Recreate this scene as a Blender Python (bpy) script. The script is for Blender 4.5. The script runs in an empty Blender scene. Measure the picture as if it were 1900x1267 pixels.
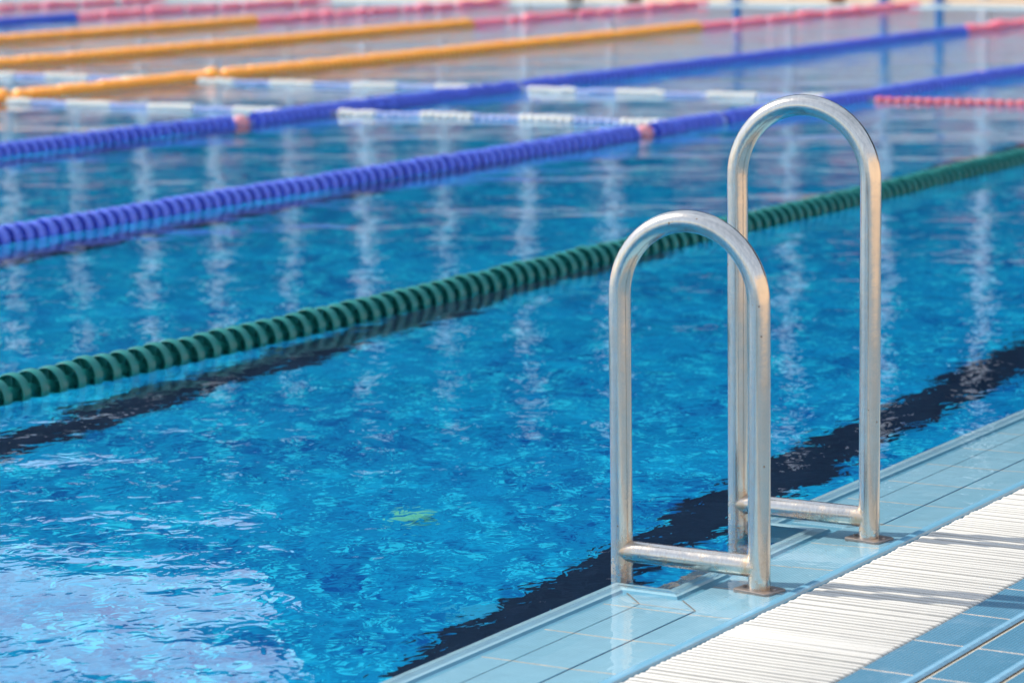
import bpy, bmesh, math, random
from mathutils import Vector, Matrix
R = math.radians
random.seed(7)
S = bpy.context.scene
COL = S.collection

# ------------------------------------------------------------------ camera
cam_d = bpy.data.cameras.new("camera"); cam = bpy.data.objects.new("camera", cam_d); COL.objects.link(cam)
CAM = Vector((2.3990, -4.7295, 1.3069))
fw = Vector((-0.52119, 0.83923, -0.15512)).normalized()
rt = Vector((0.85064, 0.52555, -0.01477)).normalized()
up = rt.cross(fw)
cam.matrix_world = Matrix(((rt.x, up.x, -fw.x, CAM.x), (rt.y, up.y, -fw.y, CAM.y), (rt.z, up.z, -fw.z, CAM.z), (0, 0, 0, 1)))
cam_d.sensor_width = 36.0; cam_d.lens = 5362.3 / 1900 * 36
cam_d.clip_start = 0.05; cam_d.clip_end = 3000
cam_d.dof.use_dof = True; cam_d.dof.focus_distance = 5.75; cam_d.dof.aperture_fstop = 4.6
S.camera = cam

# ------------------------------------------------------------------ light
SUN_ELEV = R(40)
sd = Vector((-1, -0.20, 0)).normalized()            # horizontal direction towards the sun
w = bpy.data.worlds.new("World"); S.world = w; w.use_nodes = True
nt = w.node_tree; sky = nt.nodes.new('ShaderNodeTexSky'); sky.sky_type = 'NISHITA'; sky.sun_disc = False
sky.sun_elevation = SUN_ELEV; sky.sun_rotation = math.atan2(sd.x, sd.y)
sky.air_density = 1.0; sky.dust_density = 1.0; sky.ozone_density = 1.0
tc = nt.nodes.new('ShaderNodeTexCoord'); mp = nt.nodes.new('ShaderNodeMapping'); mp.inputs['Scale'].default_value = (1, 1, 3.2)
cn = nt.nodes.new('ShaderNodeTexNoise'); cn.inputs['Scale'].default_value = 2.6; cn.inputs['Detail'].default_value = 6; cn.inputs['Roughness'].default_value = .55
cr = nt.nodes.new('ShaderNodeMapRange'); cr.inputs[1].default_value = .42; cr.inputs[2].default_value = .66; cr.inputs[3].default_value = .35; cr.inputs[4].default_value = .85
cm = nt.nodes.new('ShaderNodeMix'); cm.data_type = 'RGBA'; cm.inputs[7].default_value = (6.6, 7.7, 9.3, 1)
nt.links.new(tc.outputs['Generated'], mp.inputs[0]); nt.links.new(mp.outputs[0], cn.inputs['Vector']); nt.links.new(cn.outputs['Fac'], cr.inputs[0])
nt.links.new(cr.outputs[0], cm.inputs[0]); nt.links.new(sky.outputs[0], cm.inputs[6])
nt.links.new(cm.outputs[2], nt.nodes['Background'].inputs[0]); nt.nodes['Background'].inputs[1].default_value = 0.12
sun_d = bpy.data.lights.new("sun", 'SUN'); sun = bpy.data.objects.new("sun", sun_d); COL.objects.link(sun)
sun_d.energy = 4.5; sun_d.angle = R(0.53); sun_d.color = (1.0, 0.915, 0.80)
s3 = Vector((sd.x * math.cos(SUN_ELEV), sd.y * math.cos(SUN_ELEV), math.sin(SUN_ELEV)))
sun.rotation_euler = s3.to_track_quat('Z', 'Y').to_euler(); sun.location = (-10, 0, 20)

S.view_settings.view_transform = 'Standard'; S.view_settings.look = 'None'; S.view_settings.gamma = 1
S.view_settings.exposure = 0.55
cy = S.cycles
cy.use_denoising = True
cy.max_bounces = 10; cy.transmission_bounces = 8; cy.transparent_max_bounces = 8
cy.caustics_reflective = False; cy.caustics_refractive = True; cy.sample_clamp_indirect = 6.0

# ------------------------------------------------------------------ helpers
class MB:
    """collects geometry for ONE mesh object"""
    def __init__(s): s.v = []; s.f = []; s.m = []
    def add(s, vs, fs, mi=0):
        o = len(s.v); s.v += [tuple(v) for v in vs]; s.f += [tuple(i + o for i in f) for f in fs]; s.m += [mi] * len(fs)
    def box(s, x0, x1, y0, y1, z0, z1, mi=0):
        vs = [(x, y, z) for z in (z0, z1) for y in (y0, y1) for x in (x0, x1)]
        s.add(vs, [(0, 2, 3, 1), (4, 5, 7, 6), (0, 1, 5, 4), (2, 6, 7, 3), (0, 4, 6, 2), (1, 3, 7, 5)], mi)
    def quad(s, a, b, c, d, mi=0): s.add([a, b, c, d], [(0, 1, 2, 3)], mi)
    def tube(s, pts, r, n=24, caps=True, mi=0):
        pts = [Vector(p) for p in pts]; rings = []; prev = None
        for i, p in enumerate(pts):
            t = (pts[min(i + 1, len(pts) - 1)] - pts[max(i - 1, 0)]).normalized()
            if prev is None:
                a = Vector((0, 1, 0)) if abs(t.y) < .9 else Vector((1, 0, 0))
                u = (a - t * a.dot(t)).normalized()
            else: u = (prev - t * prev.dot(t)).normalized()
            prev = u; v = t.cross(u); rr = r[i] if isinstance(r, (list, tuple)) else r
            rings.append([p + (u * math.cos(2 * math.pi * k / n) + v * math.sin(2 * math.pi * k / n)) * rr for k in range(n)])
        vs = [q for ring in rings for q in ring]; fs = []
        for i in range(len(rings) - 1):
            for k in range(n):
                a = i * n + k; b = i * n + (k + 1) % n; fs.append((a, b, b + n, a + n))
        if caps: fs.append(tuple(reversed(range(n)))); fs.append(tuple(range(len(vs) - n, len(vs))))
        s.add(vs, fs, mi)
    def lathe_y(s, prof, n=32, closed=False, c=(0, 0, 0), mi=0):
        """profile (y, r) turned about the Y axis"""
        vs = []; fs = []
        for (y, r) in prof:
            for k in range(n):
                a = 2 * math.pi * k / n; vs.append((c[0] + r * math.cos(a), c[1] + y, c[2] + r * math.sin(a)))
        m = len(prof)
        for i in range(m if closed else m - 1):
            j = (i + 1) % m
            for k in range(n):
                k2 = (k + 1) % n; fs.append((i * n + k, j * n + k, j * n + k2, i * n + k2))
        s.add(vs, fs, mi)
    def build(s, name, mats, parent=None, smooth=None, loc=(0, 0, 0), fix=True):
        me = bpy.data.meshes.new(name); me.from_pydata(s.v, [], s.f)
        if not isinstance(mats, (list, tuple)): mats = [mats]
        for m in mats: me.materials.append(m)
        me.polygons.foreach_set('material_index', s.m)
        if fix:
            bm = bmesh.new(); bm.from_mesh(me); bmesh.ops.recalc_face_normals(bm, faces=bm.faces); bm.to_mesh(me); bm.free()
        if smooth is not None:
            me.polygons.foreach_set('use_smooth', [True] * len(me.polygons))
            me.set_sharp_from_angle(angle=R(smooth))
        o = bpy.data.objects.new(name, me); COL.objects.link(o); o.location = loc
        if parent: o.parent = parent
        return o

def tag(o, label, cat, group=None, kind=None):
    if label: o['label'] = label
    if cat: o['category'] = cat
    if group: o['group'] = group
    if kind: o['kind'] = kind
    return o
def thing(name, label, cat, loc=(0, 0, 0), rz=0, group=None):
    o = bpy.data.objects.new(name, None); COL.objects.link(o); o.location = loc; o.rotation_euler = (0, 0, rz)
    o.empty_display_size = 0.1
    return tag(o, label, cat, group)

class NT:
    def __init__(s, name):
        s.mat = bpy.data.materials.new(name); s.mat.use_nodes = True; s.t = s.mat.node_tree
        s.b = s.t.nodes['Principled BSDF']; s.out = s.t.nodes['Material Output']
    def n(s, typ, **kw):
        x = s.t.nodes.new(typ)
        for k, v in kw.items(): setattr(x, k, v)
        return x
    def l(s, a, b): s.t.links.new(a, b)
    def coord(s, what='Object'): return s.n('ShaderNodeTexCoord').outputs[what]
    def geo(s): return s.n('ShaderNodeNewGeometry').outputs['Position']
    def inp(s, sock, v):
        if hasattr(v, 'is_output'): s.l(v, sock)
        else: sock.default_value = v
    def math(s, op, a, b=None, c=None, clamp=False):
        x = s.n('ShaderNodeMath', operation=op); x.use_clamp = clamp
        s.inp(x.inputs[0], a)
        if b is not None: s.inp(x.inputs[1], b)
        if c is not None: s.inp(x.inputs[2], c)
        return x.outputs[0]
    def xyz(s, v): return s.sep(v)
    def sep(s, v):
        x = s.n('ShaderNodeSeparateXYZ'); s.l(v, x.inputs[0]); return x.outputs
    def comb(s, a, b, c):
        x = s.n('ShaderNodeCombineXYZ')
        for i, q in enumerate((a, b, c)): s.inp(x.inputs[i], q)
        return x.outputs[0]
    def scale(s, v, sc, rot=(0, 0, 0)):
        x = s.n('ShaderNodeMapping'); s.l(v, x.inputs[0]); x.inputs['Scale'].default_value = sc; x.inputs['Rotation'].default_value = rot; return x.outputs[0]
    def noise(s, v, scale, detail=2.0, rough=.5, dist=0.0, out='Fac'):
        x = s.n('ShaderNodeTexNoise'); s.l(v, x.inputs['Vector']); x.inputs['Scale'].default_value = scale
        x.inputs['Detail'].default_value = detail; x.inputs['Roughness'].default_value = rough; x.inputs['Distortion'].default_value = dist
        return x.outputs[out]
    def ramp(s, v, a, b, lo=0.0, hi=1.0):
        x = s.n('ShaderNodeMapRange'); x.clamp = True; s.l(v, x.inputs[0])
        for i, q in enumerate((a, b, lo, hi)): x.inputs[i + 1].default_value = q
        return x.outputs[0]
    def mix(s, f, a, b, mode='MIX'):
        x = s.n('ShaderNodeMix', data_type='RGBA', blend_type=mode)
        s.inp(x.inputs[0], f)
        for i, q in ((6, a), (7, b)):
            if hasattr(q, 'is_output'): s.l(q, x.inputs[i])
            else: x.inputs[i].default_value = (*q, 1) if len(q) == 3 else q
        return x.outputs[2]
    def bump(s, h, dist, strength=1.0, normal=None):
        x = s.n('ShaderNodeBump'); s.l(h, x.inputs['Height']); x.inputs['Distance'].default_value = dist; x.inputs['Strength'].default_value = strength
        if normal: s.l(normal, x.inputs['Normal'])
        return x.outputs[0]
    def set(s, **kw):
        for k, v in kw.items():
            i = s.b.inputs[k.replace('_', ' ')]
            if hasattr(v, 'is_output'): s.l(v, i)
            else: i.default_value = (*v, 1) if isinstance(v, tuple) and len(v) == 3 and i.type == 'RGBA' else v
        return s.mat

def plain(name, c, rough=.5, var=.12, scale=8, **kw):
    m = NT(name); co = m.geo(); f = m.noise(co, scale, 4)
    d = tuple(x * (1 - var) for x in c); e = tuple(min(1, x * (1 + var)) for x in c)
    return m.set(Base_Color=m.mix(f, d, e), Roughness=rough, **kw)

# ------------------------------------------------------------------ constants
PX0, PX1 = -25.35, -0.27           # pool inner faces across (X)
PY0, PY1 = -26.2, 23.32             # pool ends (Y)
DEPTH = 2.15
T = 0.2114; TY0 = -0.636           # tile pitch along the edge
NOS = 0.083                        # drain-side nosing
NX = PX1 + 0.118                   # recess for the ladder
NY0, NY1 = -0.07, 0.525
JB, JA = -0.155, -0.037

# ------------------------------------------------------------------ materials
def water_height(m):
    co = m.geo()
    mp = m.n('ShaderNodeMapping', vector_type='TEXTURE'); m.l(co, mp.inputs[0])         # long low swells
    mp.inputs['Rotation'].default_value = (0, 0, R(34)); mp.inputs['Scale'].default_value = (1.9, .80, 1)
    big = m.noise(mp.outputs[0], 1.0, 1.5, .4)
    mid = m.noise(m.scale(co, (1.0, 1.25, 1), (0, 0, R(-20))), 3.6, 1.5, .5, .3)
    sml = m.noise(m.scale(co, (1.1, 1.0, 1), (0, 0, R(40))), 17, 2.0, .5, .5)
    h = m.math('MULTIPLY_ADD', big, 0.0215, m.math('MULTIPLY_ADD', mid, 0.0052, m.math('MULTIPLY', sml, 0.0013)))
    return h
def water_mat():
    m = NT('pool_water')
    h = water_height(m); nb = m.bump(h, 1.0)
    g = m.n('ShaderNodeBsdfGlass'); g.inputs['IOR'].default_value = 1.33; g.inputs['Roughness'].default_value = 0.0
    m.l(nb, g.inputs['Normal'])
    m.t.nodes.remove(m.b); m.l(g.outputs[0], m.out.inputs['Surface'])
    return m.mat
def film_mat():
    m = NT('thin_water_film'); co = m.geo()
    h = m.math('MULTIPLY_ADD', m.noise(m.scale(co, (1, 1, 1), (0, 0, R(30))), 14, 2, .5, .5), 0.0016, m.math('MULTIPLY', m.noise(co, 55, 2), 0.00022))
    nb = m.bump(h, 1.0)
    fr = m.n('ShaderNodeFresnel'); bf = m.n('ShaderNodeNewGeometry').outputs['Backfacing']
    m.l(m.math('MULTIPLY_ADD', bf, 1 / 1.33 - 1.33, 1.33), fr.inputs['IOR'])      # entering light, from either side: no total reflection in a film this thin
    m.l(nb, fr.inputs['Normal'])
    gl = m.n('ShaderNodeBsdfGlossy'); gl.inputs['Roughness'].default_value = 0.02; m.l(nb, gl.inputs['Normal'])
    tr = m.n('ShaderNodeBsdfTransparent'); tr.inputs[0].default_value = (.95, .985, 1, 1)
    mx = m.n('ShaderNodeMixShader'); m.l(fr.outputs[0], mx.inputs[0]); m.l(tr.outputs[0], mx.inputs[1]); m.l(gl.outputs[0], mx.inputs[2])
    m.t.nodes.remove(m.b); m.l(mx.outputs[0], m.out.inputs['Surface']); return m.mat
def mosaic_mat(name, dark, light, s=0.027, hi=.8):
    m = NT(name); co = m.geo(); x, y, z = m.sep(co)
    v = m.comb(m.math('DIVIDE', x, s), m.math('DIVIDE', y, s), m.math('DIVIDE', z, s))
    fl = m.n('ShaderNodeVectorMath', operation='FLOOR'); m.l(v, fl.inputs[0])
    wn = m.n('ShaderNodeTexWhiteNoise', noise_dimensions='3D'); m.l(fl.outputs[0], wn.inputs['Vector'])
    caustic_patch = m.noise(co, 3.0, 4, .65); caustic_fine = m.noise(co, 14, 3, .6)  # soft mottling stands in for sun caustics, painted into the mosaic colour
    f = m.math('ADD', m.math('MULTIPLY', m.ramp(caustic_patch, .36, .64), .28), m.math('ADD', m.math('MULTIPLY', m.ramp(caustic_fine, .38, .62), .36), m.math('MULTIPLY', wn.outputs['Value'], .36)))
    c = m.mix(f, dark, light)
    c = m.mix(m.math('MULTIPLY', m.math('GREATER_THAN', wn.outputs['Value'], .90), hi), c, tuple(min(.9, q * 1.35 + .02) for q in light))  # a few tiles brightened as painted caustic flecks
    return m.set(Base_Color=c, Roughness=.5, Specular_IOR_Level=.06)
def ribbed_tile(name, c0, c1, axis='X', offset=TY0, grout=(.50, .40, .29), per=T, wet=.25, rib=0.0068, depth=0.0004, speck=0.0):
    m = NT(name); co = m.geo(); x, y, z = m.sep(co)
    u = m.math('DIVIDE', m.math('SUBTRACT', y, offset), per)
    fr = m.math('FRACT', u); dd = m.math('MULTIPLY', m.math('MINIMUM', fr, m.math('SUBTRACT', 1.0, fr)), per)
    dd = m.math('ADD', dd, m.math('MULTIPLY', m.math('SUBTRACT', m.noise(co, 160, 2), .5), 0.0022))
    joint = m.math('LESS_THAN', dd, 0.0021)
    fl = m.math('FLOOR', u)
    wn = m.n('ShaderNodeTexWhiteNoise', noise_dimensions='2D'); m.l(m.comb(fl, m.math('FLOOR', m.math('DIVIDE', x, .118)), 0.0), wn.inputs['Vector'])
    col = m.mix(wn.outputs['Value'], c0, c1)
    col = m.mix(m.ramp(m.noise(co, 18, 5, .65), .3, .75, 0, .35), col, tuple(q * .72 for q in c0))
    rl = m.math('SINE', m.math('MULTIPLY', x, 2 * math.pi / rib)); col = m.mix(m.ramp(rl, -.9, .6, .42, 0), col, tuple(q * .45 for q in c0))  # darker grooves: rib shading plus some grime, painted into the colour
    col = m.mix(m.ramp(m.noise(co, 7, 6, .7), .56, .78, 0, .26), col, tuple(min(1, q * .5 + .38) for q in c1))      # limescale
    gn = m.mix(m.ramp(m.noise(co, 60, 3), .35, .65), grout, tuple(min(1, q * 1.45) for q in grout))
    col = m.mix(joint, col, gn)
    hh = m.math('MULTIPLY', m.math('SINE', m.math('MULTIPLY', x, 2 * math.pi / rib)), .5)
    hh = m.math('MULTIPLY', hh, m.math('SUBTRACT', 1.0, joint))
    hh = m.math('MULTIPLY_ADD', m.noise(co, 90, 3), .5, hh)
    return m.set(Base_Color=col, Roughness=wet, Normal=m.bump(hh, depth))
def steel_mat():
    m = NT('weathered_steel'); co = m.coord('Object')
    st = m.noise(m.scale(co, (60, 60, 1.2)), 3, 4, .6)
    bl = m.noise(co, 22, 5, .6)
    v = m.n('ShaderNodeTexVoronoi'); m.l(co, v.inputs['Vector']); v.inputs['Scale'].default_value = 34
    pick = m.math('GREATER_THAN', m.noise(co, 9, 1), .52)
    spot = m.math('MULTIPLY', m.math('LESS_THAN', v.outputs['Distance'], .085), pick)
    x, y, z = m.sep(co)
    near = m.ramp(m.math('ADD', z, m.math('MULTIPLY', m.noise(co, 45, 3), .03)), .10, .03, 0, 1)
    ax = m.math('MINIMUM', m.math('ABSOLUTE', m.math('ADD', x, .016)), m.math('ABSOLUTE', m.math('ADD', x, .280)))     # welds at the bar ends
    wd = m.math('SQRT', m.math('ADD', m.math('POWER', ax, 2.0), m.math('POWER', m.math('MULTIPLY', m.math('SUBTRACT', z, .045), .55), 2.0)))
    weld = m.ramp(m.math('ADD', wd, m.math('MULTIPLY', m.noise(co, 60, 3), .014)), .030, .012, 0, .9)
    rust = m.math('MULTIPLY', m.ramp(m.noise(co, 38, 5, .7), .50, .68), m.math('MULTIPLY', near, .7))
    rust = m.math('MAXIMUM', rust, m.math('MULTIPLY', weld, m.ramp(m.noise(co, 70, 4, .6), .35, .6, .25, .8)))
    c = m.mix(st, (.50, .465, .42), (.68, .64, .585))
    c = m.mix(m.ramp(bl, .5, .75, 0, .4), c, (.40, .37, .33))
    c = m.mix(m.math('MULTIPLY', spot, .7), c, (.16, .12, .09))
    c = m.mix(rust, c, (.50, .30, .14))
    ro = m.math('ADD', m.ramp(bl, .3, .7, .14, .25), m.math('MULTIPLY', rust, .3))
    return m.set(Base_Color=c, Metallic=m.math('SUBTRACT', 1.0, m.math('MULTIPLY', m.math('MAXIMUM', rust, spot), .6)), Roughness=ro,
                 Normal=m.bump(m.math('ADD', bl, m.math('MULTIPLY', st, .5)), .0006))
def plastic(name, c, rough=.32, var=.15, grime=.3, glow=.22, sss=0):
    m = NT(name); co = m.geo(); f = m.noise(co, 6, 4, .6)
    d = tuple(q * (1 - var) for q in c); e = tuple(min(1, q * (1 + var)) for q in c)
    col = m.mix(f, d, e)
    col = m.mix(m.ramp(m.noise(co, 45, 4, .7), .5, .8, 0, grime), col, tuple(q * .6 + .05 for q in c))
    if sss: return m.set(Base_Color=col, Roughness=rough, Subsurface_Weight=1.0, Subsurface_Scale=sss, Subsurface_Radius=(1.0, .55, .2))
    m.set(Base_Color=col, Roughness=rough)                       # thin moulded plastic: some light comes through the wall
    tl = m.n('ShaderNodeBsdfTranslucent'); m.l(col, tl.inputs[0]); mx = m.n('ShaderNodeMixShader'); mx.inputs[0].default_value = glow
    m.l(m.b.outputs[0], mx.inputs[1]); m.l(tl.outputs[0], mx.inputs[2]); m.l(mx.outputs[0], m.out.inputs['Surface'])
    return m.mat

M = {}
M['water'] = water_mat(); M['film'] = film_mat()
M['basin'] = mosaic_mat('mosaic_painted_caustics', (.001, .036, .26), (.003, .47, .80), .034)
M['line'] = mosaic_mat('dark_mosaic', (.005, .013, .032), (.013, .032, .068), hi=.15)
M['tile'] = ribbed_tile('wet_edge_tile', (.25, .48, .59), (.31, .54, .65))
M['lip'] = plain('glazed_lip', (.34, .54, .62), .15, .08, 30)
M['groove'] = plain('glazed_groove', (.15, .36, .47), .15, .1, 30)
M['nosing'] = plain('glazed_nosing', (.15, .36, .50), .15, .08, 30)
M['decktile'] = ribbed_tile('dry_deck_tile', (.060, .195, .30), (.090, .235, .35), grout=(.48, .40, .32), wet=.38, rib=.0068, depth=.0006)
M['trim'] = plain('deck_trim', (.19, .38, .52), .2, .2, 60)
M['grout'] = plain('dirty_joint', (.12, .095, .07), .8, .6, 50)
M['grout_light'] = plain('sandy_joint', (.42, .38, .30), .8, .3, 50)
M['channel'] = plain('drain_channel', (.05, .06, .045), .6, .4, 10)
M['grate'] = plain('white_grating', (.52, .51, .475), .45, .05, 25)
M['connector'] = plain('grate_cord', (.62, .64, .50), .5, .1, 25)
M['steel'] = steel_mat()
M['plate'] = plain('wet_plate', (.26, .22, .20), .3, .25, 40, Metallic=.6)
M['walltile'] = plain('submerged_wall_tile', (.16, .40, .52), .3, .12, 25)
M['green'] = plastic('green_float', (.012, .225, .205))
M['blue'] = plastic('blue_float', (.15, .23, .85))
M['orange'] = plastic('orange_float', (1.0, .40, .055), var=.04, grime=.04, glow=0, sss=.05)
M['pink'] = plastic('pink_float', (.92, .22, .30), glow=0, sss=.03)
M['white'] = plastic('white_float', (.80, .79, .74), grime=.15)
M['skyblue'] = plastic('pale_blue_float', (.42, .50, .80))
M['red'] = plastic('faded_red_float', (.80, .15, .18))
M['paleknob'] = plastic('pale_pink_knob', (.85, .36, .40))
M['cable'] = plastic('lane_cable', (.25, .25, .27), .5)
M['deck'] = plain('beige_deck', (.56, .44, .33), .7, .1, 3)
M['endtile'] = plain('end_wall_tile', (.36, .55, .64), .3, .1, 6)
M['endwhite'] = plain('end_wall_coping', (.66, .68, .66), .4, .06, 6)
M['ground'] = plain('far_ground', (.30, .27, .20), .9, .25, .3)
M['wall'] = plain('pale_render', (.66, .63, .63), .8, .06, .8)
M['wallpink'] = plain('pink_panel', (.55, .17, .15), .6, .15, 2)
M['dark'] = plain('dark_panel', (.012, .022, .040), .8, .2, 1, Specular_IOR_Level=0.0)
M['column'] = plain('white_column', (.52, .54, .58), .6, .04, 3)
M['bluepole'] = plain('blue_pole', (.02, .14, .40), .4, .1, 5)
M['brown'] = plain('brown_clay', (.30, .13, .07), .7, .25, 8)
M['leaf'] = plain('planter_leaf', (.05, .10, .03), .6, .3, 20)
M['inlet'] = plain('inlet_cover', (.12, .60, .42), .4, .7, 40)
M['inlet_blue'] = plain('inlet_cover_blue', (.004, .36, .62), .4, .6, 40)
M['wallwarm'] = plain('warm_render', (.62, .49, .37), .85, .08, .6)

# ------------------------------------------------------------------ pool structure
def edge_poly(d, ya=PY0 + .0, yb=PY1):
    """pool edge line on the deck side, offset d away from the water, with the ladder recess"""
    return [(PX1 + d, ya), (PX1 + d, NY0 - d), (NX + d, NY0 - d), (NX + d, NY1 + d), (PX1 + d, NY1 + d), (PX1 + d, yb)]
# basin (floor and walls)
b = MB()
b.quad((PX0, PY0, -DEPTH), (NX + .05, PY0, -DEPTH), (NX + .05, PY1, -DEPTH), (PX0, PY1, -DEPTH))
e = edge_poly(0)
for a, c in zip(e[:-1], e[1:]): b.quad((*a, -DEPTH), (*c, -DEPTH), (*c, -.030), (*a, -.030))
b.quad((PX0, PY0, -DEPTH), (PX0, PY1, -DEPTH), (PX0, PY1, 0.003), (PX0, PY0, 0.003))
b.quad((PX0, PY1, -DEPTH), (PX1, PY1, -DEPTH), (PX1, PY1, -.17), (PX0, PY1, -.17))
b.quad((PX0, PY0, -DEPTH), (PX1, PY0, -DEPTH), (PX1, PY0, 0.002), (PX0, PY0, 0.002))
basin = tag(b.build('pool_basin', M['basin'], fix=False), None, None, kind='structure')
ROPE_X = [-2.66, -5.03, -7.50, -10.10, -12.60, -15.15, -17.70, -20.20, -22.75]
LANES = [-1.47, -3.83, -6.22, -8.80, -11.35, -13.88, -16.42, -18.95, -21.47, -24.05]
for x in LANES:
    q = MB(); q.quad((x - .112, PY0 + 2, -DEPTH + .004), (x + .112, PY0 + 2, -DEPTH + .004), (x + .112, PY1 - 2, -DEPTH + .004), (x - .112, PY1 - 2, -DEPTH + .004))
    q.quad((x - .5, PY1 - 2, -DEPTH + .004), (x + .5, PY1 - 2, -DEPTH + .004), (x + .5, PY1 - 1.75, -DEPTH + .004), (x - .5, PY1 - 1.75, -DEPTH + .004))
    tag(q.build('lane_line', M['line']), None, None, kind='structure')
# overflow edge: rounded lip, groove, ribbed band following the recess (mitred)
prof = [(-.003, -.17, 6), (-.003, -.016, 0), (0.000, -.011, 0), (0.003, -.0065, 0), (0.009, -.0048, 0), (0.022, -.0048, 0), (0.030, -.0068, 0), (0.034, -.0115, 1), (0.050, -.0122, 1), (0.053, -.0078, 1), (0.055, -.0060, 2), (0.115, -.0055, 2)]
b = MB()
for (d0, z0, m1), (d1, z1, m0) in zip(prof[:-1], prof[1:]):
    m1 = 6 if m1 == 6 else m0
    A = edge_poly(d0); B = edge_poly(d1)
    for i in range(5): b.quad((*A[i], z0), (*A[i + 1], z0), (*B[i + 1], z1), (*B[i], z1), m1)
g3 = .0022
# row B..A (outside the recess) and row A..nosing
for (ya, yb) in ((PY0, NY0 - .115), (NY1 + .115, PY1)):
    b.quad((JB + g3, ya, -.0055), (JA - g3, ya, -.0046), (JA - g3, yb, -.0046), (JB + g3, yb, -.0055), 2)
b.quad((JA + g3, PY0, -.0046), (.058, PY0, -.0018), (.058, PY1, -.0018), (JA + g3, PY1, -.0046), 2)
# nosing
np_ = [(.058, -.0018), (.061, .0030), (.066, .0048), (.076, .0048), (.081, .0030), (.083, -.002), (.083, -.16)]
for (x0, z0), (x1, z1) in zip(np_[:-1], np_[1:]): b.quad((x0, PY0, z0), (x0, PY1, z0), (x1, PY1, z1), (x1, PY0, z1), 3)
# joints under the rows
b.quad((JA - .004, PY0, -.0070), (JA + .004, PY0, -.0070), (JA + .004, PY1, -.0070), (JA - .004, PY1, -.0070), 4)
for (ya, yb) in ((PY0, NY0 - .115), (NY1 + .115, PY1)): b.quad((JB - .004, ya, -.0080), (JB + .004, ya, -.0080), (JB + .004, yb, -.0080), (JB - .004, yb, -.0080), 4)
# mitre joints
def strip(p, q, wd, z, mi):
    p = Vector((*p, z)); q = Vector((*q, z)); t = (q - p).normalized(); n = Vector((-t.y, t.x, 0)) * wd * .5
    b.quad(p - n, q - n, q + n, p + n, mi)
for i in (1, 2, 3, 4): strip(edge_poly(.056)[i], edge_poly(.115)[i], .0032, -.0044, 4)
strip((PX1 + .10, NY0 - .116), (NX + .114, NY0 - .116), .003, -.0046, 5)
strip((PX1 + .10, NY1 + .116), (NX + .114, NY1 + .116), .003, -.0046, 5)
edge = tag(b.build('pool_edge', [M['lip'], M['groove'], M['tile'], M['nosing'], M['grout'], M['grout_light'], M['walltile']], smooth=35), None, None, kind='structure')
# water: deep body and the thin film over the edge tiles
b = MB()
EX, EN, YA, YB = PX1 + .018, NX + .018, NY0 - .022, NY1 - .022     # the film lies on the tiles; the deep water reaches over the lip's rounding
b.quad((PX0, PY0, 0), (EX, PY0, 0), (EX, PY1, 0), (PX0, PY1, 0))
b.quad((EX, YA, 0), (EN, YA, 0), (EN, YB, 0), (EX, YB, 0))
water = tag(b.build('water', M['water'], fix=False), None, None, kind='structure'); b = MB()
b.quad((EX, PY0, 0), (.0605, PY0, 0), (.0605, YA, 0), (EX, YA, 0))
b.quad((EN, YA, 0), (.0605, YA, 0), (.0605, YB, 0), (EN, YB, 0))
b.quad((EX, YB, 0), (.0605, YB, 0), (.0605, PY1, 0), (EX, PY1, 0))
tag(b.build('water_film', M['film'], fix=False), None, None, kind='structure')


# drain channel
b = MB()
b.quad((NOS, PY0, -.14), (.408, PY0, -.14), (.408, PY1, -.14), (NOS, PY1, -.14))
b.quad((.408, PY0, -.14), (.408, PY1, -.14), (.408, PY1, .0), (.408, PY0, .0))
tag(b.build('drain_channel', M['channel'], fix=False), None, None, kind='structure')
# deck: ribbed dark tile rows with a raised trim, then plain deck
b = MB(); x = .408
for k in range(6):
    pr = [(x, .0, 0), (x, .004, 0), (x + .094, .004, 0), (x + .096, .0065, 1), (x + .106, .0065, 1), (x + .111, .003, 1), (x + .1115, -.004, 2), (x + .1150, -.004, 2), (x + .1155, .002, 3), (x + .121, .003, 3)]
    for (x0, z0, m0), (x1, z1, m1) in zip(pr[:-1], pr[1:]): b.quad((x0, PY0, z0), (x0, PY1, z0), (x1, PY1, z1), (x1, PY0, z1), m1)
    x += .121
b.quad((x, PY0, .003), (3.2, PY0, .003), (3.2, PY1, .003), (x, PY1, .003), 0)
tag(b.build('tiled_deck', [M['decktile'], M['trim'], M['grout'], M['grout_light']], smooth=30), None, None, kind='structure')
# concrete deck all round, and the ground to the horizon
b = MB(); Z = 0.0
b.quad((3.2, -60, .002), (40, -60, .002), (40, 60, .002), (3.2, 60, .002))
b.quad((PX0 - .3, PY1 + .70, .002), (3.2, PY1 + .70, .002), (3.2, 60, .002), (PX0 - .3, 60, .002))
b.quad((-60, -60, .004), (-60, 60, .004), (PX0 - .3, 60, .004), (PX0 - .3, -60, .004))
b.quad((PX0 - .3, -60, .002), (3.2, -60, .002), (3.2, PY0, .002), (PX0 - .3, PY0, .002))
b.quad((PX0 - .3, PY0, .003), (PX0, PY0, .003), (PX0, PY1 + .70, .003), (PX0 - .3, PY1 + .70, .003))
tag(b.build('pool_deck', M['deck'], fix=False), None, None, kind='structure')
b = MB()
for (x0, x1, y0, y1) in ((-900, -60, -900, 900), (40, 900, -900, 900), (-60, 40, 60, 900), (-60, 40, -900, -60)): b.quad((x0, y0, -.2), (x1, y0, -.2), (x1, y1, -.2), (x0, y1, -.2))
tag(b.build('ground', M['ground'], fix=False), None, None, kind='structure')
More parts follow.
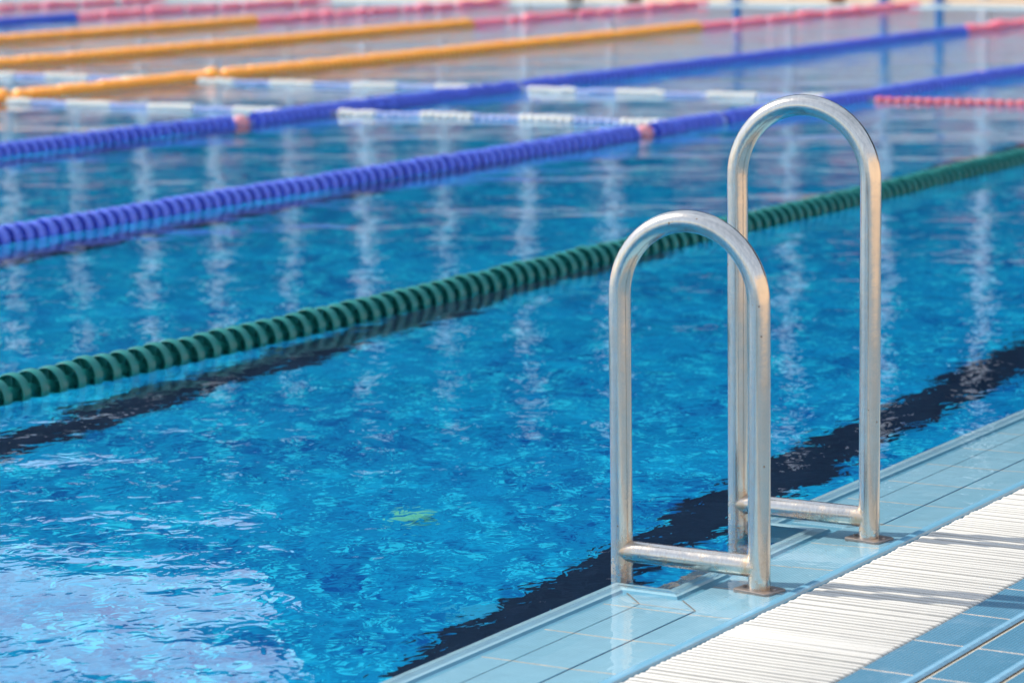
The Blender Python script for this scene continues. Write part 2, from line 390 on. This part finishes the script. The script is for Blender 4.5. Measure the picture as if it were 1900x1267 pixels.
# overflow edge across the far end
b = MB()
for (y0, z0), (y1, z1), mi in (((PY1, -.17), (PY1 + .002, -.004), 1), ((PY1 + .002, -.004), (PY1 + .02, .006), 0), ((PY1 + .02, .006), (PY1 + .34, .007), 0), ((PY1 + .34, .007), (PY1 + .342, -.14), 1), ((PY1 + .342, -.14), (PY1 + .70, -.14), 1), ((PY1 + .70, -.14), (PY1 + .70, .002), 1)):
    b.quad((PX0, y0, z0), (3.2, y0, z0), (3.2, y1, z1), (PX0, y1, z1), mi)
tag(b.build('end_edge', [M['endtile'], M['channel']]), None, None, kind='structure')
g2 = thing('drain_grate', 'white overflow drain grate across the far end of the pool', 'drain grate', (-10, PY1 + .52, 0)); b = MB(); x = PX0 + 10 + .02
while x < 10: b.box(x, x + .0115, -.172, .172, -.02, .005); x += .018
b.build('slats', M['grate'], g2)
b = MB()
for yy in (-.08, .08): b.box(PX0 + 10, 10, yy - .005, yy + .005, -.03, -.0205)
b.build('connector_strip', M['connector'], g2)

# floor inlets (round covers on the pool floor)
for (x, y), lab in (((-2.22, 2.14), 'pale yellow green inlet cover on the pool floor, out in open water'), ((-1.60, 1.50), 'pale blue inlet cover on the pool floor, close to the tiled edge')):
    q = MB(); pr = [(0, .075), (.012, .068), (.016, .04), (.010, .02), (.010, .0001)]
    vs = []; fs = []; n = 24
    for (z, r) in pr:
        for k in range(n): vs.append((r * math.cos(2 * math.pi * k / n), r * math.sin(2 * math.pi * k / n), z))
    for i in range(len(pr) - 1):
        for k in range(n): fs.append((i * n + k, i * n + (k + 1) % n, (i + 1) * n + (k + 1) % n, (i + 1) * n + k))
    q.add(vs, fs)
    o = q.build('floor_inlet', M['inlet'] if 'yellow' in lab else M['inlet_blue'], smooth=40, loc=(x, y, -DEPTH)); tag(o, lab, 'inlet', 'inlets on the pool floor')

# ------------------------------------------------------------------ pool ladder
lad = thing('pool_ladder', 'stainless steel pool ladder with two arched handrails, one taller, at the tiled edge', 'pool ladder')
HW, HL, RT = .296, .488, .0212
def handrail(y0, top):
    rr = HW / 2; zc = top - rr; pts = [(0, y0, -.004)]
    for k in range(1, 13): pts.append((0, y0, -.004 + (zc + .004) * k / 12))
    for k in range(1, 28): a = math.pi * k / 28; pts.append((-rr + rr * math.cos(a), y0, zc + rr * math.sin(a)))
    for k in range(0, 25): pts.append((-HW, y0, zc - (zc + 1.15) * k / 24))
    m = MB(); m.tube(pts, RT, 40); return m
for y0, top, lab in ((0, .687, 'shorter near handrail'), (HL, .869, 'taller far handrail')):
    h = handrail(y0, top).build('handrail', M['steel'], lad, smooth=50); h['label'] = lab
    m = MB(); m.tube([(-HW, y0, .043), (-HW + .1, y0, .043), (-.1, y0, .043), (0, y0, .043)], RT * .985, 36, caps=False); m.build('crossbar', M['steel'], h, smooth=50)
    # weld beads where the bar meets the posts
    m = MB(); ca, sa = math.cos(R(-12)), math.sin(R(-12)); hx, hy = .041, .031
    for z, q in ((-.0045, 1.0), (.0006, 1.0)): pass
    ring = []
    rc = .006
    for sx, sy, a0 in ((1, 1, 0), (-1, 1, 90), (-1, -1, 180), (1, -1, 270)):
        for k in range(5):
            a = R(a0 + 22.5 * k); px = sx * (hx - rc) + rc * math.cos(a); py = sy * (hy - rc) + rc * math.sin(a); ring.append((px * ca - py * sa, px * sa + py * ca))
    n = len(ring); vs = [(px, py + y0, -.005) for px, py in ring] + [(px, py + y0, .0012) for px, py in ring] + [(px * .96, py * .96 + y0, .0022) for px, py in ring]
    fs = [(i, (i + 1) % n, n + (i + 1) % n, n + i) for i in range(n)] + [(n + i, n + (i + 1) % n, 2 * n + (i + 1) % n, 2 * n + i) for i in range(n)] + [tuple(range(2 * n, 3 * n))]
    m.add(vs, fs)
    for sx in (-1, 1):                                              # screw heads
        px, py = sx * .031 * ca - sx * .006 * sa, sx * .031 * sa + sx * .006 * ca
        m.tube([(px, py + y0, .0018), (px, py + y0, .0040), (px, py + y0, .0052)], [.0046, .0044, .0028], 14)
    m.build('base_plate', M['plate'], h, smooth=25)
for z in (-.32, -.58, -.84):
    m = MB(); m.box(-HW - .035, -HW + .035, RT * .8, HL - RT * .8, z - .012, z + .012); m.build('step', M['steel'], lad)

# ------------------------------------------------------------------ drain grate
gr = thing('drain_grate', 'white slatted overflow drain grate running along the pool edge between light and dark tiles', 'drain grate')
rnd = random.Random(3); b = MB(); y = -2.0; barsec = []; gaps = []
gmode = 0
while y < 23.3:
    barsec.append(y)
    # runs of open gaps broken by stretches where the bars have slid together
    if gmode == 0 and rnd.random() < .022: gmode = 1
    elif gmode == 1 and rnd.random() < .13: gmode = 0
    p_ = .0178 + rnd.gauss(0, .0010) if gmode == 0 else .0106 + rnd.gauss(0, .0005)
    y += max(p_, .0096)
prf = [(-.0030, -.022), (-.0034, -.008), (-.0043, .0010), (-.0039, .0026), (-.0025, .0034), (.0025, .0034), (.0039, .0026), (.0043, .0010), (.0034, -.008), (.0030, -.022)]
for y in barsec:
    dz = rnd.gauss(0, .0006); tx = rnd.gauss(0, .0009); x0 = .089 + rnd.gauss(0, .0012); x1 = .404 + rnd.gauss(0, .001); n = len(prf)
    secs = [(x0, .55, -.0035), (x0 + .004, .9, -.0008), (x0 + .009, 1, 0), (x1 - .009, 1, 0), (x1 - .004, .9, -.0008), (x1, .55, -.0035)]
    vs = []
    for (xx, sc, zz) in secs:
        for (py, pz) in prf: vs.append((xx, y + py * sc + tx * (xx - .25) / .16, pz * (1 if pz < 0 else sc) + dz + zz))
    fs = []
    for i in range(len(secs) - 1):
        for k in range(n): fs.append((i * n + k, i * n + (k + 1) % n, (i + 1) * n + (k + 1) % n, (i + 1) * n + k))
    fs.append(tuple(range(n))); fs.append(tuple(range((len(secs) - 1) * n, len(secs) * n)))
    b.add(vs, fs)
b.build('slats', M['grate'], gr, smooth=50)
for xx in (.165, .262, .345):
    q = MB(); q.box(xx - .005, xx + .005, -2.0, 23.3, -.015, -.0060); q.build('connector_strip', M['connector'], gr)

# ------------------------------------------------------------------ lane ropes
def float_mesh(name, r, L, mat, vanes=6, n=28, k=1.0):
    """wave-breaking disc: open wide rim, web with vanes, hub"""
    m = MB(); t = .0045
    m.lathe_y([(y * k, q) for y, q in [(-.016, r * .93), (-.012, r * .985), (-.004, r), (.008, r), (.014, r * .97), (.018, r * .88), (.018, r * .88 - t), (.010, r - 2 * t), (-.010, r * .985 - t), (-.015, r * .93 - t * .5)]], n, closed=True)
    m.lathe_y([(.014, r - 2 * t), (.022, r * .55), (.026, .018), (L * .50, .015), (L * .50, .009), (-L * .47, .009), (-L * .47, .016), (-.02, .017), (.012, .020), (.009, r * .55), (.006, r - 2 * t)], n)
    for kv in range(vanes):
        a = 2 * math.pi * kv / vanes; c, s_ = math.cos(a), math.sin(a); q = .0012
        P = []
        for yy in (-.002, .008):
            for rr in (.014, r - t): P += [(rr * c - q * s_, yy, rr * s_ + q * c), (rr * c + q * s_, yy, rr * s_ - q * c)]
        m.add(P, [(0, 2, 6, 4), (1, 5, 7, 3), (0, 1, 3, 2), (4, 6, 7, 5)])
    o = m.build(name, mat, smooth=35); me = o.data; bpy.data.objects.remove(o); return me
def bead_mesh(name, r, L, mat, n=20):
    m = MB(); m.lathe_y([(-L / 2, .007), (-L * .49, r * .42), (-L * .42, r * .70), (-L * .28, r * .91), (-L * .1, r), (L * .1, r), (L * .28, r * .91), (L * .42, r * .70), (L * .49, r * .42), (L / 2, .007)], n)
    o = m.build(name, mat, smooth=60); me = o.data; bpy.data.objects.remove(o); return me
FM = {c: float_mesh('float', .056, .070, M[c], k=k) for c, k in (('green', .95), ('blue', 1.35))}
FM['orange'] = bead_mesh('float', .062, .073, M['orange'])
BM = {'pink': bead_mesh('float', .046, .075, M['pink']), 'pink_big': bead_mesh('float', .060, .085, M['pink']),
      'white': bead_mesh('float', .027, .050, M['white']), 'skyblue': bead_mesh('float', .019, .050, M['skyblue']), 'red': bead_mesh('float', .021, .06, M['red']),
      'knob_orange': bead_mesh('float', .075, .12, M['orange']), 'knob_pink': bead_mesh('float', .046, .11, M['paleknob']), 'knob_blue': bead_mesh('float', .040, .12, M['skyblue'])}
def merged(name, items, parent):
    """many far floats as one mesh"""
    bm = bmesh.new(); mats = []
    for me, mt in items:
        k = len(bm.verts); bm.from_mesh(me); bm.verts.ensure_lookup_table(); bmesh.ops.transform(bm, matrix=mt, verts=bm.verts[k:])
        if me.materials[0] not in mats: mats.append(me.materials[0])
        bm.faces.ensure_lookup_table(); mi = mats.index(me.materials[0])
        for f in bm.faces[-len(me.polygons):]: f.material_index = mi
    o_me = bpy.data.meshes.new(name); bm.to_mesh(o_me); bm.free()
    for m in mats: o_me.materials.append(m)
    o = bpy.data.objects.new(name, o_me); COL.objects.link(o); o.parent = parent; o['kind'] = 'stuff'; return o
CLIPPX = 5362.3
def inframe(p):
    d = Vector(p) - CAM; z = d.dot(fw)
    return z > 0 and abs(CLIPPX * d.dot(rt) / z) < 980 and abs(CLIPPX * d.dot(up) / z) < 680
def build_rope(root, items, path):
    """items: (name, mesh, world point, axis angle, label)"""
    inv = Matrix.Translation(-root.location)
    vis = sorted([it for it in items if inframe(it[2])], key=lambda it: (Vector(it[2]) - CAM).length)
    single = vis[:98]; ids = set(id(it) for it in single); rest = [it for it in items if id(it) not in ids]
    for it in single:
        o = bpy.data.objects.new(it[0], it[1]); COL.objects.link(o); o.parent = root
        o.location = Vector(it[2]) - root.location; o.rotation_euler = (rnd.gauss(0, .025), rnd.random() * 6.28, it[3] + rnd.gauss(0, .025))
    if rest:
        merged('float_run', [(it[1], inv @ Matrix.Translation(it[2]) @ Matrix.Rotation(it[3], 4, 'Z') @ Matrix.Rotation(rnd.random() * 6.28, 4, 'Y')) for it in rest], root)
    m = MB(); m.tube([Vector(q) - root.location for q in path], .006, 8); m.build('cable', M['cable'], root, smooth=60)
def lane_rope(i, x0, col, label, y0, joints=(), pinkY=18.72):
    root = thing('lane_rope', label, 'lane rope', (x0, 12, 0), 0, 'lane ropes along the pool')
    ph = rnd.random() * 6; wob = lambda y: x0 + .022 * math.sin(y * .55 + ph) + .012 * math.sin(y * 1.7 + ph * 2)
    items = []; y = y0
    while y < min(pinkY, PY1 + .3):
        j = [q for q in joints if abs(q[0] - y) < (.055 if q[1] == 'knob_blue' else .10)]
        if not j: items.append(('float', FM[col], (wob(y), y, .011 + rnd.gauss(0, .002)), 0, None))
        y += .0718 + rnd.gauss(0, .0012)
    for (yj, kind) in joints: items.append(('joint', BM[kind], (wob(yj), yj, .012), 0, None))
    y = max(pinkY + .05, y0)
    while y < PY1 + .3:
        run = rnd.randint(2, 7); big = rnd.random() < .35
        for k in range(run):
            if y > PY1 + .3: break
            items.append(('float', BM['pink_big' if big and k < 3 else 'pink'], (wob(y), y, .012 + rnd.gauss(0, .003)), 0, None)); y += .088
        y += rnd.random() * .12
    build_rope(root, items, [(wob(q), q, .012) for q in [y0 - .1 + (PY1 + .36 - y0 + .1) * k / 60 for k in range(61)]])
lane_rope(0, ROPE_X[0], 'green', 'dark green lane rope, nearest to the ladder and the tiled edge', -.5)
lane_rope(1, ROPE_X[1], 'blue', 'blue lane rope next behind the green one, passing behind the taller handrail', 2.2, ((8.62, 'knob_pink'), (9.45, 'knob_blue')))
lane_rope(2, ROPE_X[2], 'blue', 'blue lane rope with pink far stretch, between nearest blue rope and orange ropes', 5.0, ((8.35, 'knob_pink'), (11.3, 'knob_blue')))
lane_rope(3, ROPE_X[3], 'orange', 'orange lane rope with round knobs where white and blue cross ropes meet it', 8.0, ((9.27, 'knob_orange'), (11.5, 'knob_orange')))
lane_rope(4, ROPE_X[4], 'orange', 'orange lane rope lying between two other orange lane ropes', 10.5)
lane_rope(5, ROPE_X[5], 'orange', 'orange lane rope next to the far blue one, farthest of the orange ropes', 13.5)
lane_rope(6, ROPE_X[6], 'blue', 'far blue lane rope turning pink, beyond all the orange ropes', 16.0, (), 18.95)
lane_rope(7, ROPE_X[7], 'blue', 'all pink lane rope at the top left, farthest rope in view', 19.4, (), 19.0)
def cross_rope(y0, xa, xb, label, pattern, skip=()):
    root = thing('cross_rope', label, 'float line', ((xa + xb) / 2, y0, 0), 0, 'float lines strung across the lanes')
    items = []; x = xa; step = .0509; k = 0
    wob = lambda x: y0 + .03 * math.sin(x * 1.3 + y0)
    while x < xb:
        kind = pattern(x)
        if not any(abs(x - q) < .09 for q in ROPE_X): items.append(('float', BM[kind], (x, wob(x), .008 + rnd.gauss(0, .002)), R(90), None))
        x += step if kind != 'red' else .064; k += 1
    build_rope(root, items, [(xa - .05 + (xb - xa + .1) * q / 40, wob(xa - .05 + (xb - xa + .1) * q / 40), .010) for q in range(41)])
cross_rope(9.22, -10.0, -5.12, 'blue and white float line across the lanes, the nearer of two', lambda x: 'white' if abs(((x + 9.33) / .662 + .5) % 1 - .5) < .275 else 'skyblue')
cross_rope(11.25, -12.5, -5.12, 'blue and white float line across the lanes, the farther of two', lambda x: 'white' if abs(((x + 9.24) / .672 + .5) % 1 - .5) < .275 else 'skyblue')
cross_rope(11.27, -4.95, -2.75, 'pinkish red float line between the green and the near blue lane rope', lambda k: 'red')

# ------------------------------------------------------------------ far end: poles, pots, building
for (px, py, lab) in ((-12.50, PY1 + .80, 'slim blue pole at the far pool end, leftmost of three'), (-10.72, PY1 + .80, 'slim blue pole at the far pool end, middle one of three'), (-10.07, PY1 + .80, 'slim blue pole at the far pool end, rightmost of three')):
    t = thing('blue_pole', lab, 'pole', (px, py, .002), 0, 'blue poles at the far pool end')
    m = MB(); m.tube([(0, 0, .0), (0, 0, .4), (0, 0, .85)], .045, 16); m.build('post', M['bluepole'], t, smooth=50)
    m = MB(); m.tube([(0, 0, 0), (0, 0, .02)], .11, 20); m.tube([(0, 0, .85), (0, 0, .89)], .07, 16); m.build('flange', M['bluepole'], t, smooth=40)
for px, py, lab in ((-14.25, .22, 'small brown pot on the far pool edge behind the pink rope, leftmost'), (-13.52, .26, 'small brown pot on the far pool edge, second from the left'), (-11.30, .85, 'small brown pot on the far deck left of two blue poles'), (-9.0, .90, 'small brown pot on the far deck at the right end')):
    t = thing('clay_pot', lab, 'pot', (px, PY1 + py, .007 if py < .5 else .002), 0, 'small brown pots at the far pool end')
    m = MB(); n = 20; vs = []; fs = []; pr = [(0, .075), (.015, .085), (.13, .11), (.13, .122), (.155, .122), (.155, .105), (.12, .10), (.12, .0005)]
    for (z, r) in pr:
        for k in range(n): vs.append((r * math.cos(2 * math.pi * k / n), r * math.sin(2 * math.pi * k / n), z))
    for i in range(len(pr) - 1):
        for k in range(n): fs.append((i * n + k, i * n + (k + 1) % n, (i + 1) * n + (k + 1) % n, (i + 1) * n + k))
    fs.append(tuple(range(n))); m.add(vs, fs); m.build('pot', M['brown'], t, smooth=35)
bl = thing('building', 'long poolside building with white columns, seen mirrored in the water', 'building', (-15, 29, 0))
def part(name, mat, *boxes):
    m = MB()
    for bx in boxes: m.box(bx[0] + 15, bx[1] + 15, bx[2] - 29, bx[3] - 29, bx[4], bx[5])
    return m.build(name, mat, bl)
XL, XR = -46, 16
part('wall', M['wall'], (XL, XR, 27.0, 27.3, .002, 1.5))
part('upper_wall', M['dark'], (XL, XR, 27.05, 27.3, 1.5, 8.5))
part('tower', M['dark'], (-23.6, XR, 30.0, 36, 6.5, 17))
rr = random.Random(5)
for k in range(16):
    xa = -27 + k * 1.187 + rr.random() * .3
    part('panel', M['wallpink'], (xa, xa + .45 + rr.random() * .25, 26.9, 26.99, 1.6, 2.05 + rr.random() * .2))
x = 2.399 - 29.93 * .4160 - 1.185 * 8 ; Ycol = 25.2
xcols = [2.399 - 29.93 * (.4155 + .0397 * k) for k in range(-4, 17)]
for k, xc in enumerate(xcols):
    if k == 7: continue
    wc = rr.uniform(.026, .056); part('column', M['column'], (xc - wc, xc + wc, Ycol, Ycol + .13, .002, 5.0))
part('roof', M['dark'], (XL, XR, 25.6, 27.0, 5.0, 5.2))
# warm rendered wall behind the photographer (only mirrored in the steel)
gw = thing('garden_wall', 'long warm beige rendered wall behind the pool deck', 'wall', (9, 0, 0))
m = MB(); m.box(0, .3, -25, 40, 0, 4.0); m.build('wall_face', M['wallwarm'], gw)
m = MB(); m.box(-.05, .35, -25, 40, 4.0, 4.12); m.build('coping', M['endwhite'], gw)
